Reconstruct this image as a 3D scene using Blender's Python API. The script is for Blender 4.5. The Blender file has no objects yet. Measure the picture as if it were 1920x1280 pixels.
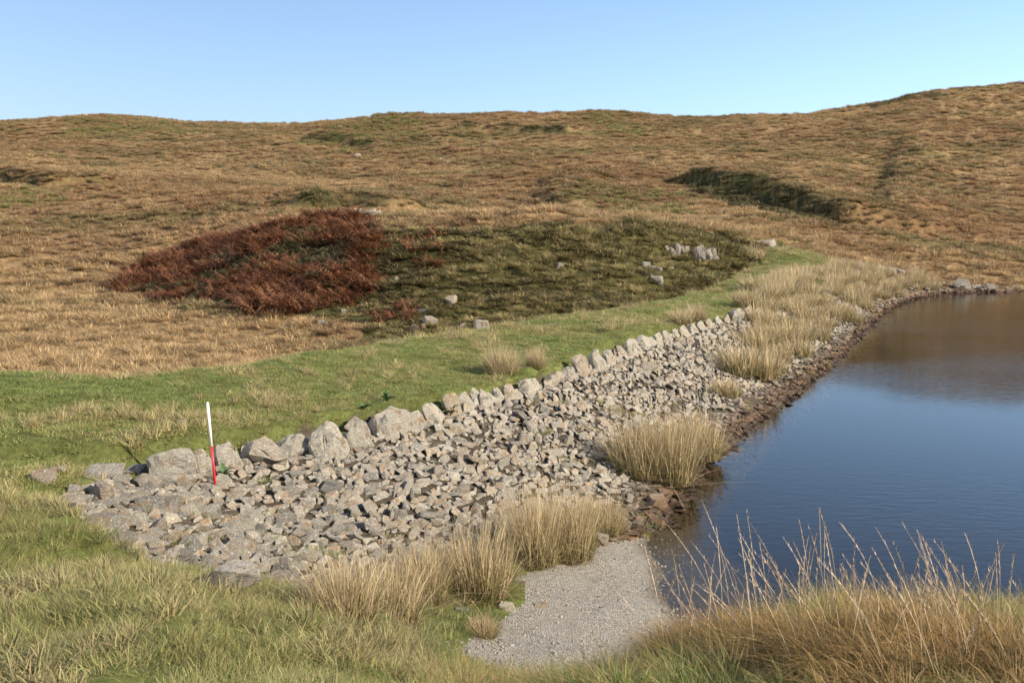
import bpy, bmesh, math, random
import numpy as np
from mathutils import Vector, Matrix, Euler

RNG = np.random.default_rng(7)
random.seed(7)
S = bpy.context.scene
COL = S.collection

# ------------------------------------------------------------------ camera, sky, sun, exposure
F = 1925.0                      # focal length in pixels of the 1920 px wide photograph
CAM = np.array([0.0, 0.0, 4.5])
PITCH = math.atan(220.0 / F)
cd = bpy.data.cameras.new('camera')
cam = bpy.data.objects.new('camera', cd)
COL.objects.link(cam)
cam.location = CAM
cam.rotation_euler = (math.pi / 2 - PITCH, 0, 0)
cd.sensor_width = 36.0
cd.lens = 36.0 * F / 1920.0
cd.clip_start = 0.05
cd.clip_end = 6000
S.camera = cam

SUN_AZ, SUN_EL = math.radians(113), math.radians(28)     # azimuth measured from the view direction towards the right
sun_dir = Vector((math.sin(SUN_AZ) * math.cos(SUN_EL), math.cos(SUN_AZ) * math.cos(SUN_EL), math.sin(SUN_EL)))
w = bpy.data.worlds.new('World')
S.world = w
w.use_nodes = True
nt = w.node_tree
bg = nt.nodes['Background']
sky = nt.nodes.new('ShaderNodeTexSky')
sky.sky_type = 'NISHITA'
sky.sun_disc = False
sky.sun_elevation = SUN_EL
sky.sun_rotation = -SUN_AZ
sky.altitude = 350
sky.air_density = 0.85
sky.dust_density = 2.0
sky.ozone_density = 2.5
nt.links.new(sky.outputs[0], bg.inputs[0])
bg.inputs[1].default_value = 0.116
ld = bpy.data.lights.new('sun', 'SUN')
ld.energy = 5.0
ld.angle = math.radians(0.6)
ld.color = (1.0, 0.89, 0.74)
sun = bpy.data.objects.new('sun', ld)
COL.objects.link(sun)
sun.rotation_euler = sun_dir.to_track_quat('Z', 'Y').to_euler()
S.view_settings.view_transform = 'Standard'
S.view_settings.look = 'None'
S.view_settings.exposure = 1.05
S.view_settings.gamma = 1.0
S.render.engine = 'CYCLES'
S.cycles.use_denoising = True
S.cycles.max_bounces = 8
S.cycles.transparent_max_bounces = 12

# ------------------------------------------------------------------ number helpers
def ray(px, py):
    x, y = (px - 960.0) / F, -(py - 640.0) / F
    c, s = math.cos(PITCH), math.sin(PITCH)
    return np.array([x, c + y * s, -s + y * c])

def at(px, py, Y):
    d = ray(px, py)
    return CAM + d * (Y / d[1])

def _hash(ix, iy, seed):
    h = (ix.astype(np.int64) * 374761393 + iy.astype(np.int64) * 668265263 + seed * 982451653) & 0xffffffff
    h = ((h ^ (h >> 13)) * 1274126177) & 0xffffffff
    return ((h ^ (h >> 16)) & 0xffff) / 65535.0

def vnoise(x, y, seed=0):
    ix, iy = np.floor(x), np.floor(y)
    fx, fy = x - ix, y - iy
    fx, fy = fx * fx * (3 - 2 * fx), fy * fy * (3 - 2 * fy)
    a, b = _hash(ix, iy, seed), _hash(ix + 1, iy, seed)
    c, d = _hash(ix, iy + 1, seed), _hash(ix + 1, iy + 1, seed)
    return (a + (b - a) * fx) * (1 - fy) + (c + (d - c) * fx) * fy

def fbm(x, y, seed=0, oct=4):
    r, a, t = 0.0, 1.0, 0.0
    for k in range(oct):
        r = r + a * vnoise(x, y, seed + k * 17)
        t += a
        x, y, a = x * 2.03 + 11.3, y * 2.03 + 5.7, a * 0.5
    return r / t

def sstep(a, b, x):
    t = np.clip((x - a) / (b - a), 0, 1)
    return t * t * (3 - 2 * t)

def spline(P, n):
    P = np.asarray(P, float)
    out = []
    for i in range(len(P) - 1):
        p0, p1, p2, p3 = P[max(i - 1, 0)], P[i], P[i + 1], P[min(i + 2, len(P) - 1)]
        t = np.linspace(0, 1, n, endpoint=False)[:, None]
        out.append(0.5 * (2 * p1 + (p2 - p0) * t + (2 * p0 - 5 * p1 + 4 * p2 - p3) * t * t + (3 * p1 - p0 - 3 * p2 + p3) * t ** 3))
    out.append(P[-1:])
    return np.concatenate(out)

def sdist(L, x, y):
    """signed distance to polyline L (right-hand side positive), index of the nearest sample, beyond-the-end flag"""
    A, B = L[:-1, :2], L[1:, :2]
    D = B - A
    LL = (D ** 2).sum(1)
    dist = np.empty(len(x)); idx = np.empty(len(x)); sg = np.empty(len(x))
    for c in range(0, len(x), 20000):
        px, py = x[c:c + 20000, None], y[c:c + 20000, None]
        ax, ay = px - A[:, 0], py - A[:, 1]
        t = np.clip((ax * D[:, 0] + ay * D[:, 1]) / LL, 0, 1)
        q = (ax - t * D[:, 0]) ** 2 + (ay - t * D[:, 1]) ** 2
        k = q.argmin(1)
        r = np.arange(len(k))
        dist[c:c + 20000] = np.sqrt(q[r, k])
        idx[c:c + 20000] = k + t[r, k]
        sg[c:c + 20000] = np.where(D[k, 0] * ay[r, k] - D[k, 1] * ax[r, k] < 0, 1, -1)
    return dist * sg, idx

def inpoly(P, x, y):
    P = np.asarray(P)[:, :2]
    ins = np.zeros(x.shape, bool)
    j = len(P) - 1
    for i in range(len(P)):
        xi, yi, xj, yj = P[i, 0], P[i, 1], P[j, 0], P[j, 1]
        if yi != yj:
            ins ^= ((yi > y) != (yj > y)) & (x < (xj - xi) * (y - yi) / (yj - yi) + xi)
        j = i
    return ins

def ragged(x, y, a, sc, seed):
    return x + (fbm(x / sc, y / sc, seed) - .5) * a * 2, y + (fbm(x / sc + 31, y / sc + 7, seed + 3) - .5) * a * 2

# ------------------------------------------------------------------ lie of the land
CTL = []
def cp(px, py, Y): CTL.append(at(px, py, Y))
def cw_(x, y, z): CTL.append(np.array([x, y, z], float))
# hillside, column by column
for px, rows in {
    -500: [(690, 34), (600, 52), (540, 64), (430, 88), (345, 125), (318, 150), (262, 205), (242, 250)],
    0:    [(690, 34), (605, 50), (555, 62), (430, 88), (345, 118), (318, 148), (260, 205), (232, 245)],
    190:  [(690, 34), (600, 51), (550, 62), (430, 88), (345, 118), (322, 150), (262, 200), (219, 240)],
    330:  [(690, 34), (600, 49), (560, 58), (430, 84), (345, 115), (325, 150), (265, 200), (226, 240)],
    520:  [(690, 34), (612, 46), (540, 53), (430, 65), (390, 92), (328, 140), (265, 195), (229, 235)],
    740:  [(665, 36), (628, 43), (540, 49.5), (440, 56.5), (415, 80), (330, 135), (265, 190), (217, 230)],
    960:  [(650, 38), (615, 43), (520, 49.5), (430, 56), (412, 85), (330, 132), (265, 185), (217, 230)],
    1140: [(640, 38), (600, 44), (560, 47.5), (500, 51.5), (432, 57), (412, 86), (330, 130), (265, 185), (214, 230)],
    1290: [(620, 42), (575, 48.5), (530, 51.5), (500, 53.5), (450, 58), (415, 86), (330, 130), (265, 185), (220, 230)],
    1440: [(448, 68), (430, 84), (330, 130), (265, 180), (220, 228)],
    1600: [(470, 76), (430, 92), (330, 135), (265, 175), (204, 225)],
    1740: [(512, 72), (430, 98), (330, 138), (250, 180), (177, 228)],
    1920: [(541, 69), (500, 80), (420, 104), (320, 142), (230, 190), (160, 232)],
    2300: [(541, 72), (500, 82), (420, 106), (320, 142), (230, 190), (140, 235)],
    2900: [(541, 76), (500, 88), (420, 112), (320, 150), (230, 200), (120, 245)],
}.items():
    for py, Y in rows: cp(px, py, Y)
    p = at(px, rows[-1][0], rows[-1][1])
    k = 340.0 / p[1]
    cw_(p[0] * k, 340, p[2] - 5)
for x in (-400, -150, 0, 150, 400): cw_(x, 600, -10)
# near bank and beach
for x, y, z in [(0, 0, 2.9), (-3, 0, 3.0), (3, 0, 2.95), (0, -6, 3.4), (-8, -4, 3.4), (8, -4, 3.4), (-20, -10, 4), (20, -12, 3.8), (0, -60, 7), (-60, -30, 6), (60, -40, 6),
                (-60, 5, 5), (-25, 5, 3.2), (-12, 6, 2.4), (-30, 20, 1.9), (-60, 25, 3),
                (0.1, 4.9, 2.10), (0.75, 4.9, 2.26), (-1.2, 5.2, 2.2), (-2.6, 5.2, 2.25), (-4, 6.5, 2.0), (1.45, 4.9, 2.44), (3, 5.1, 2.42), (5.5, 5.2, 2.4), (12, 4, 2.4), (2.5, 6.2, 1.9), (5, 6.6, 1.7), (9, 6.5, 1.2),
                (-2.6, 7.6, 1.75), (-4.3, 9.6, 1.6), (-6.5, 9.5, 1.75), (-3.2, 9.3, 1.25), (-1.6, 8.6, 1.15), (-1.8, 7.2, 1.75), (-.6, 7.2, 1.3), (0.2, 6.4, 1.45), (1.2, 6.4, 1.4), (-8, 11.5, 1.7), (-5, 11.8, 1.5),
                (-.5, 8.9, .62), (.3, 8.2, .6), (1.3, 8, .4), (0, 10.2, .36), (1, 10, .2), (1, 12.3, .12), (0, 12.4, .3), (-1.3, 10.2, .75), (-2.4, 10.8, .95), (2.6, 8.4, .25), (5, 8.2, .15), (12, 8, .1)]:
    cw_(x, y, z)
CTL = np.array(CTL)

def warp(x, y):
    r = np.hypot(x, y)
    k = np.log1p(r / 12.0) / np.maximum(r, 1e-6)
    return np.stack([x * k, y * k], 1)
CW = warp(CTL[:, 0], CTL[:, 1])
def kern(d2): return 0.5 * d2 * np.log(d2 + 1e-12)
_n = len(CW)
_A = np.zeros((_n + 3, _n + 3))
_A[:_n, :_n] = kern(((CW[:, None] - CW[None]) ** 2).sum(2)) + np.eye(_n) * 2e-5
_A[:_n, _n] = _A[_n, :_n] = 1
_A[:_n, _n + 1:] = CW; _A[_n + 1:, :_n] = CW.T
_W = np.linalg.solve(_A, np.concatenate([CTL[:, 2], np.zeros(3)]))
def base_z(x, y):
    out = np.empty(len(x))
    for c in range(0, len(x), 40000):
        q = warp(x[c:c + 40000], y[c:c + 40000])
        out[c:c + 40000] = kern(((q[:, None] - CW[None]) ** 2).sum(2)) @ _W[:_n] + _W[_n] + q @ _W[_n + 1:]
    return out

# foot of the coping stones along the dam:  x, y, foot height, crest height, crest width
STONE = spline([(-25, 16, 1.6, 2.3, 5), (-12, 12.8, 1.6, 2.15, 4.4), (-6.5, 12.6, 1.52, 2.0, 4.2), (-4.4, 13.4, 1.42, 1.95, 4.2), (-1.85, 16.1, 1.4, 1.9, 4.2),
                (.4, 19.6, 1.4, 1.85, 4.2), (3, 26, 1.4, 1.75, 4.0), (8.6, 36, 1.4, 1.6, 3.8), (11.5, 42.6, 1.35, 1.55, 3.6), (16.6, 53, 1.5, 2.3, 3.8),
                (20, 60, 1.8, 3.0, 4.5), (23.5, 66, 1.6, 2.0, 4)], 12)
SHORE = spline([(30, 2), (16, 6.6), (9, 8.2), (4.5, 8.9), (2.4, 9.6), (1.78, 10.5), (1.98, 11.3), (1.82, 12.2), (2.0, 13.0), (1.9, 13.9), (2.15, 14.9), (4.0, 19.7), (7.6, 27.2), (10, 32.2), (13.3, 39.5), (17, 48), (22, 58), (27.5, 66),
                (33.5, 68.5), (45, 71), (80, 76), (140, 70)], 10)[:, :2]
LAKE = np.concatenate([SHORE, [(400, 70), (400, 2)]])

Z_KNOLL = Z_PITCH = None
SCARPS = []
def land(x, y, detail=True):
    x = np.asarray(x, float); y = np.asarray(y, float)
    z = base_z(x, y)
    r = np.hypot(x, y)
    nr = (r < 130) & (y > -5)
    sS = np.full(len(x), 1e3); iS = np.zeros(len(x)); sW = np.full(len(x), -1e3)
    if nr.any():
        sS[nr], iS[nr] = sdist(STONE, x[nr], y[nr])
        dW, _ = sdist(SHORE, x[nr], y[nr])
        sW[nr] = np.where(inpoly(LAKE, x[nr], y[nr]), 1, -1) * np.abs(dW)
    far = ~nr
    sW[far & inpoly(LAKE, x, y)] = 60
    k = np.arange(len(STONE))
    zs, zc, cw = (np.interp(iS, k, STONE[:, c]) for c in (2, 3, 4))
    beyond = (iS >= len(STONE) - 1.001) | (iS <= 0.001)
    # water side of the dam, then its turf top and back slope
    front = zs * np.abs(sW) / (np.abs(sS) + np.abs(sW) + 1e-6)
    dd = np.maximum(-sS, 0)
    top = zs + 0.26 * sstep(0.0, 0.35, dd) + (zc - zs - 0.26) * sstep(0.2, cw, dd)
    top = top - 0.68 * np.maximum(dd - cw, 0) ** 1.0 * sstep(cw - .3, cw + 1.2, dd)
    dam = np.where(sS > 0, front, top)
    dam = np.where(beyond, dam - 0.6 * np.abs(sS), dam)
    dam = np.where(nr, dam, -50)
    h = np.clip((dam - z) / 0.5 + 0.5, 0, 1)
    damw = h
    z = z * (1 - h) + dam * h + 0.25 * h * (1 - h) * 0.5
    # shore: bed under the water, dry land beyond it
    ad = np.abs(sW)
    dry = np.minimum(np.maximum(z, 0.045 * np.minimum(ad, 8)), 0.02 + 0.75 * ad)
    bedslope = .36 - .21 * (1 - sstep(2.6, 7, x)) * (1 - sstep(13.5, 16.5, y))
    z = np.where(sW > 0, np.maximum(-bedslope * ad, -2.6), np.where((ad < 12) & nr & ((sS > 0) | (ad < 2)), dry, z))
    for Ln, hh, run in SCARPS:                                     # peat scarps: a low bank with higher ground behind it
        sel = (np.abs(x - Ln[:, 0].mean()) < 45) & (np.abs(y - Ln[:, 1].mean()) < 45)
        if sel.any():
            xs_, ys_ = ragged(x[sel], y[sel], 1.6, 4, 77)
            dS, iL = sdist(Ln, xs_, ys_)
            dS = -dS
            u = iL / (len(Ln) - 1)
            z[sel] += hh * sstep(-1.1, 1.1, dS) * (1 - sstep(2, run, dS)) * sstep(0, .2, u) * (1 - sstep(.85, 1, u))
    if detail:
        turf = (sS < 0.2) & (damw > .3) & nr
        moor = np.where((sW < 0) & (y > 24) & (damw < .3), 1.0, 0.0) * sstep(26, 44, r)
        n1 = fbm(x / 2.2, y / 1.5, 3, 4) - .5
        kn = inpoly(Z_KNOLL, x, y) if Z_KNOLL is not None else False
        n1 = n1 + np.where(kn, (fbm(x / 3.4, y / 1.3 + z / .8, 5, 4) - .5) * 1.3 + (fbm(x / 2.4, y / 3.4, 6, 3) - .5) * 2.0, 0)
        n2 = fbm(x / 26, y / 17, 9, 3) - .5
        z = z + moor * (n1 * 0.75 * np.clip(r / 70, .6, .95) + n2 * np.clip(r / 60, .2, 3.0))
        z = z + np.where(turf, (fbm(x / .9, y / .9, 21, 3) - .5) * .16 + (fbm(x / 3.5, y / 3.5, 31, 2) - .5) * .22, 0)
        bank = (sW < -1.2) & (y < 12) & (damw < .5)
        if Z_PITCH is not None: bank &= ~inpoly(Z_PITCH, x, y)
        z = z + np.where(bank & (z > .9), (fbm(x / 1.2, y / 1.2, 41, 4) - .5) * .52, 0)
        z = z + np.where((sW > -3) & (sW < .6) & (y < 15) & (x < 3), (fbm(x / .5, y / .5, 51, 3) - .5) * .035, 0)
    return z, sS, iS, sW, damw

_T = np.concatenate([np.linspace(2.5, 30, 130), np.geomspace(30.2, 330, 190)])
def hit(px, py, detail=True):
    d = ray(px, py); d = d / d[1]
    T = _T
    for step in (0, 1):
        P = CAM[None] + T[:, None] * d[None]
        z = land(P[:, 0], P[:, 1], detail)[0]
        b = np.nonzero(P[:, 2] < z)[0]
        i = b[0] if len(b) else int((P[:, 2] - z).argmin())
        if step == 0: T = np.linspace(T[max(i - 1, 0)], T[min(i + (0 if len(b) else 1), len(T) - 1)], 40)
    return np.array([P[i, 0], P[i, 1], z[i]])
def poly(pts): return np.array([hit(*p, False) for p in pts])

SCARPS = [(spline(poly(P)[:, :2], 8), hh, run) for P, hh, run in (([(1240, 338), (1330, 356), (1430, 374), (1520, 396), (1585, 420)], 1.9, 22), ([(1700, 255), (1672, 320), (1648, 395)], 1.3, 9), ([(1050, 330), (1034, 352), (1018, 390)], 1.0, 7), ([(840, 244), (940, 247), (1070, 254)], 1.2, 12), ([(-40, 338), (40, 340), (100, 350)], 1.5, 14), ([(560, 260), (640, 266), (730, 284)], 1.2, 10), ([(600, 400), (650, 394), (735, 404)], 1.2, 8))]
Z_BRACKEN = poly([(222, 545), (250, 505), (300, 480), (400, 450), (560, 425), (600, 408), (660, 408), (712, 436), (695, 500), (692, 570), (600, 588), (520, 600), (430, 578), (330, 574)])
Z_BRACKEN2 = [poly([(760, 455), (830, 448), (850, 480), (800, 510), (740, 505)]), poly([(690, 585), (750, 575), (770, 605), (710, 612)])]
Z_KNOLL = poly([(640, 412), (720, 440), (800, 428), (960, 424), (1150, 430), (1250, 440), (1400, 455), (1440, 470), (1400, 520), (1330, 560), (1200, 590), (1000, 618), (850, 628), (700, 618), (600, 608), (430, 588), (500, 560), (690, 500)])
Z_GREEN = [poly(p) for p in ([(1075, 222), (1130, 214), (1200, 225), (1215, 250), (1100, 258)], [(560, 262), (640, 226), (740, 216), (800, 230), (720, 285), (600, 290)], [(1040, 365), (1110, 345), (1270, 360), (1360, 405), (1200, 405), (1060, 395)],
                             [(560, 395), (640, 385), (720, 412), (690, 425), (600, 405)], [(0, 345), (90, 335), (120, 380), (0, 400)], [(1380, 440), (1470, 445), (1620, 500), (1560, 500), (1440, 480)], [(120, 230), (330, 222), (360, 250), (140, 262)])]
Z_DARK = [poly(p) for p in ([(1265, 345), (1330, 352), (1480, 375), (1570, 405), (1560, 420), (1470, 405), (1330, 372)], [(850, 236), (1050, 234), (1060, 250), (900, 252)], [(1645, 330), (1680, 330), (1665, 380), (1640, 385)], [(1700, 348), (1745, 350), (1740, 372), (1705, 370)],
                            [(630, 382), (715, 388), (722, 402), (640, 390)], [(1020, 345), (1040, 340), (1032, 385), (1020, 385)], [(1790, 495), (1860, 498), (1860, 510), (1800, 510)], [(0, 330), (90, 336), (90, 350), (0, 345)], [(1600, 196), (1750, 178), (1800, 190), (1650, 205)], [(1130, 520), (1330, 500), (1390, 500), (1330, 545), (1200, 570)])]  # dark heather, with the shade of ditch and gullies painted in
Z_STRAW = [poly(p) for p in ([(-100, 312), (300, 316), (700, 332), (720, 350), (300, 332), (-100, 328)], [(880, 385), (1000, 398), (1500, 425), (1600, 450), (1600, 480), (1400, 440), (1000, 425), (860, 410)], [(-200, 600), (250, 580), (550, 610), (850, 630), (700, 665), (300, 705), (-200, 715)])]
Z_RUST = [poly(p) for p in ([(100, 338), (420, 335), (620, 352), (600, 378), (250, 378), (80, 362)], [(900, 300), (1200, 310), (1250, 340), (960, 345)], [(1420, 425), (1600, 420), (1700, 470), (1600, 475)], [(1500, 390), (1900, 385), (1900, 440), (1600, 430)])]
# the stone-pitched face of the dam, and the outline of the grass at its near end
Z_PITCH = np.concatenate([poly([(100, 960), (130, 925), (200, 900), (280, 905), (330, 905)]),
                          STONE[(STONE[:, 0] > -4.2) & (STONE[:, 1] < 53)][:, [0, 1, 2]],
                          [(17.5, 49, 0), (17.6, 48, -.2), (13.9, 39.3, -.2), (10.6, 32, -.2), (8.2, 27, -.2), (4.6, 19.6, -.2), (2.7, 15.2, -.2)],
                          poly([(1235, 1000), (1150, 1015), (1080, 1040), (985, 1055), (900, 1075), (840, 1090), (780, 1095), (700, 1140), (600, 1160), (560, 1140), (480, 1110), (330, 1085), (280, 1060), (180, 1010)])])
Z_BEACH = np.concatenate([poly([(840, 1225), (900, 1185), (985, 1130), (985, 1075), (1080, 1050), (1150, 1015), (1235, 1000)]), [(3.2, 14.9, 0), (3.5, 9, 0), (40, 2.6, 0), (40, 1, 0), (16, 5.8, 0), (9, 7.4, 0), (4.6, 7.8, 0), (2.5, 7.6, 0), (1.2, 7.3, 0), (0.3, 7.4, 0), (-.35, 8.0, 0)]])

Z_STRIP = poly([(600, 1160), (700, 1140), (780, 1095), (840, 1090), (900, 1075), (985, 1055), (990, 1130), (900, 1190), (850, 1225), (840, 1270), (600, 1270)])
def moor_tint(x, y, veg=True):
    """colour of the moor vegetation, with some painted shade, at each point (linear)"""
    n = len(x)
    big = fbm(x / 30, y / 14, 61, 4); mid = fbm(x / 5, y / 3, 71, 4); r1 = RNG.random(n)
    straw = np.array([.40, .28, .142]); orange = np.array([.265, .165, .084]); olive = np.array([.145, .130, .052]); dark = np.array([.055, .050, .020])
    a = sstep(.36, .62, big * .55 + mid * .45 + (r1 - .5) * .3)[:, None]
    c = straw * a + orange * (1 - a)
    ol = sstep(.50, .66, fbm(x / 9, y / 5, 81, 4) + (r1 - .5) * .3)[:, None]
    c = c * (1 - ol * .75) + olive * ol * .75
    xr, yr = ragged(x, y, 5.5 * np.clip(y / 100, .25, 1.6), 9, 91)
    for P in Z_STRAW:
        m = inpoly(P, xr, yr)[:, None] * .8
        c = c * (1 - m) + (straw * .9 + orange * .1) * m
    for P in Z_RUST:
        m = inpoly(P, xr, yr)[:, None] * .42
        c = c * (1 - m) + np.array([.20, .098, .046]) * m
    for P in Z_GREEN:
        m = inpoly(P, xr, yr)[:, None] * sstep(.42, .62, mid + (r1 - .5) * .5)[:, None] * .85
        c = c * (1 - m) + np.array([.15, .165, .045]) * m
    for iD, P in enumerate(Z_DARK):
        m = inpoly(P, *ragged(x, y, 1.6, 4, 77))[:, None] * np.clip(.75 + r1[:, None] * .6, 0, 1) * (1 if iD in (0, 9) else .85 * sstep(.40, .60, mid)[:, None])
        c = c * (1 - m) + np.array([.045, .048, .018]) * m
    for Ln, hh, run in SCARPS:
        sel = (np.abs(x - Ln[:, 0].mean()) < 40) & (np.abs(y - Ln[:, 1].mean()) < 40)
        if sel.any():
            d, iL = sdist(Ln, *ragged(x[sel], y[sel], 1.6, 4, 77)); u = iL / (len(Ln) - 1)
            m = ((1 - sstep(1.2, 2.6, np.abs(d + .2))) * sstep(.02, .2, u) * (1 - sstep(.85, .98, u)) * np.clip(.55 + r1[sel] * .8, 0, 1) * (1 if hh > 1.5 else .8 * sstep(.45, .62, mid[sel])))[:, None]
            c[sel] = c[sel] * (1 - m) + np.array([.040, .046, .018]) * m  # scarp faces painted dark: heather tone that also deepens the bank's shade
    kn = inpoly(Z_KNOLL, xr, yr)[:, None]
    kc = np.array([.100, .094, .032]) * (.42 + .95 * mid[:, None]) + np.array([.16, .125, .058]) * ((r1[:, None] > .58) & (mid[:, None] > .44)) * veg
    c = np.where(kn, kc, c)
    br = inpoly(Z_BRACKEN, x, y)[:, None]
    c = np.where(br, np.array([.050, .054, .020]) * (.6 + .8 * mid[:, None]), c)
    if not veg: return c
    v = np.clip(90 / np.maximum(y, 1), .35, 1)[:, None]
    return c * (1 + v * (.84 * RNG.random((n, 1)) - .42))

# ------------------------------------------------------------------ material helpers
def newmat(name):
    m = bpy.data.materials.new(name)
    m.use_nodes = True
    for n in list(m.node_tree.nodes): m.node_tree.nodes.remove(n)
    return m, m.node_tree.nodes, m.node_tree.links
def mixc(N, L, f, a, b, mode='MIX'):
    n = N.new('ShaderNodeMix'); n.data_type = 'RGBA'; n.blend_type = mode
    for s, v in ((n.inputs[0], f), (n.inputs[6], a), (n.inputs[7], b)):
        if isinstance(v, (int, float)): s.default_value = v
        elif isinstance(v, tuple): s.default_value = (*v, 1)
        else: L.new(v, s)
    return n.outputs[2]
def ramp(N, L, v, a, b, ca=0.0, cb=1.0):
    n = N.new('ShaderNodeMapRange'); n.interpolation_type = 'SMOOTHSTEP'
    L.new(v, n.inputs[0])
    for i, q in enumerate((a, b, ca, cb)): n.inputs[1 + i].default_value = q
    return n.outputs[0]
def noise(N, L, vec, scale, detail=4, rough=.55, dist=0):
    n = N.new('ShaderNodeTexNoise'); n.inputs['Scale'].default_value = scale; n.inputs['Detail'].default_value = detail
    n.inputs['Roughness'].default_value = rough; n.inputs['Distortion'].default_value = dist
    if vec is not None: L.new(vec, n.inputs['Vector'])
    return n.outputs[0]
def bump(N, L, h, strength, dist, prev=None):
    n = N.new('ShaderNodeBump'); n.inputs['Strength'].default_value = strength; n.inputs['Distance'].default_value = dist
    L.new(h, n.inputs['Height'])
    if prev is not None: L.new(prev, n.inputs['Normal'])
    return n.outputs[0]
def math_(N, L, op, a, b=None):
    n = N.new('ShaderNodeMath'); n.operation = op
    for s, v in ((n.inputs[0], a), (n.inputs[1], b)):
        if v is None: continue
        if isinstance(v, (int, float)): s.default_value = v
        else: L.new(v, s)
    return n.outputs[0]

def finish(m, N, L, color, rough=.85, nrm=None, translucent=0.0, spec=.3):
    out = N.new('ShaderNodeOutputMaterial')
    p = N.new('ShaderNodeBsdfPrincipled')
    if isinstance(color, tuple): p.inputs['Base Color'].default_value = (*color, 1)
    else: L.new(color, p.inputs['Base Color'])
    if isinstance(rough, (int, float)): p.inputs['Roughness'].default_value = rough
    else: L.new(rough, p.inputs['Roughness'])
    p.inputs['Specular IOR Level'].default_value = spec
    if nrm is not None: L.new(nrm, p.inputs['Normal'])
    if translucent:
        t = N.new('ShaderNodeBsdfTranslucent')
        if isinstance(color, tuple): t.inputs[0].default_value = (*color, 1)
        else: L.new(color, t.inputs[0])
        mx = N.new('ShaderNodeMixShader'); mx.inputs[0].default_value = translucent
        L.new(p.outputs[0], mx.inputs[1]); L.new(t.outputs[0], mx.inputs[2]); L.new(mx.outputs[0], out.inputs[0])
    else:
        L.new(p.outputs[0], out.inputs[0])
    return m

def ground_mat():
    m, N, L = newmat('soil_and_litter')
    a = N.new('ShaderNodeAttribute'); a.attribute_name = 'tint'
    g = N.new('ShaderNodeNewGeometry')
    n1 = noise(N, L, g.outputs['Position'], 2.2, 6, .65); n2 = noise(N, L, g.outputs['Position'], 14, 4, .6)
    c = mixc(N, L, 1.0, a.outputs[0], mixc(N, L, ramp(N, L, n1, .3, .72), (.62, .58, .52), (1.2, 1.2, 1.2)), 'MULTIPLY')
    c = mixc(N, L, 1.0, c, mixc(N, L, ramp(N, L, n2, .3, .7), (.75, .75, .72), (1.15, 1.15, 1.15)), 'MULTIPLY')
    return finish(m, N, L, c, .95, bump(N, L, n2, .5, .05), spec=.1)

def gravel_mat(peaty=False):
    m, N, L = newmat('peaty_gravel' if peaty else 'grey_gravel')
    g = N.new('ShaderNodeNewGeometry')
    v = N.new('ShaderNodeTexVoronoi'); v.inputs['Scale'].default_value = 60; v.inputs['Randomness'].default_value = 1
    L.new(g.outputs['Position'], v.inputs['Vector'])
    big = noise(N, L, g.outputs['Position'], 1.3, 5, .6); fine = noise(N, L, g.outputs['Position'], 130, 3, .6)
    hsv = N.new('ShaderNodeSeparateColor'); L.new(v.outputs['Color'], hsv.inputs[0])
    c = mixc(N, L, ramp(N, L, hsv.outputs[0], .1, .95), (.11, .103, .09), (.33, .31, .265))
    c = mixc(N, L, ramp(N, L, hsv.outputs[1], .86, .93), c, (.25, .18, .11))
    c = mixc(N, L, ramp(N, L, big, .35, .68, 0, .6), c, (.235, .215, .178))
    c = mixc(N, L, ramp(N, L, noise(N, L, g.outputs['Position'], 3.1, 6, .7, .5), .58, .70, 0, .7), c, (.12, .10, .075))
    sep = N.new('ShaderNodeSeparateXYZ'); L.new(g.outputs['Position'], sep.inputs[0])
    wet = ramp(N, L, math_(N, L, 'ADD', sep.outputs[2], math_(N, L, 'MULTIPLY', math_(N, L, 'SUBTRACT', big, .5), .06)), .0, .085)
    c = mixc(N, L, wet, mixc(N, L, 1.0, c, (.50, .45, .38), 'MULTIPLY'), c)
    deep = ramp(N, L, math_(N, L, 'ADD', sep.outputs[2], math_(N, L, 'MULTIPLY', math_(N, L, 'SUBTRACT', big, .5), .12)), -.30, -.02)
    c = mixc(N, L, deep, (.007, .0065, .006), c)
    if peaty: c = mixc(N, L, 1.0, c, (.62, .46, .34), 'MULTIPLY')
    hgt = math_(N, L, 'SUBTRACT', 1.0, v.outputs['Distance'])
    nr = bump(N, L, hgt, .8, .02); nr = bump(N, L, fine, .3, .006, nr)
    return finish(m, N, L, c, .8, nr, spec=.25)

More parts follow.
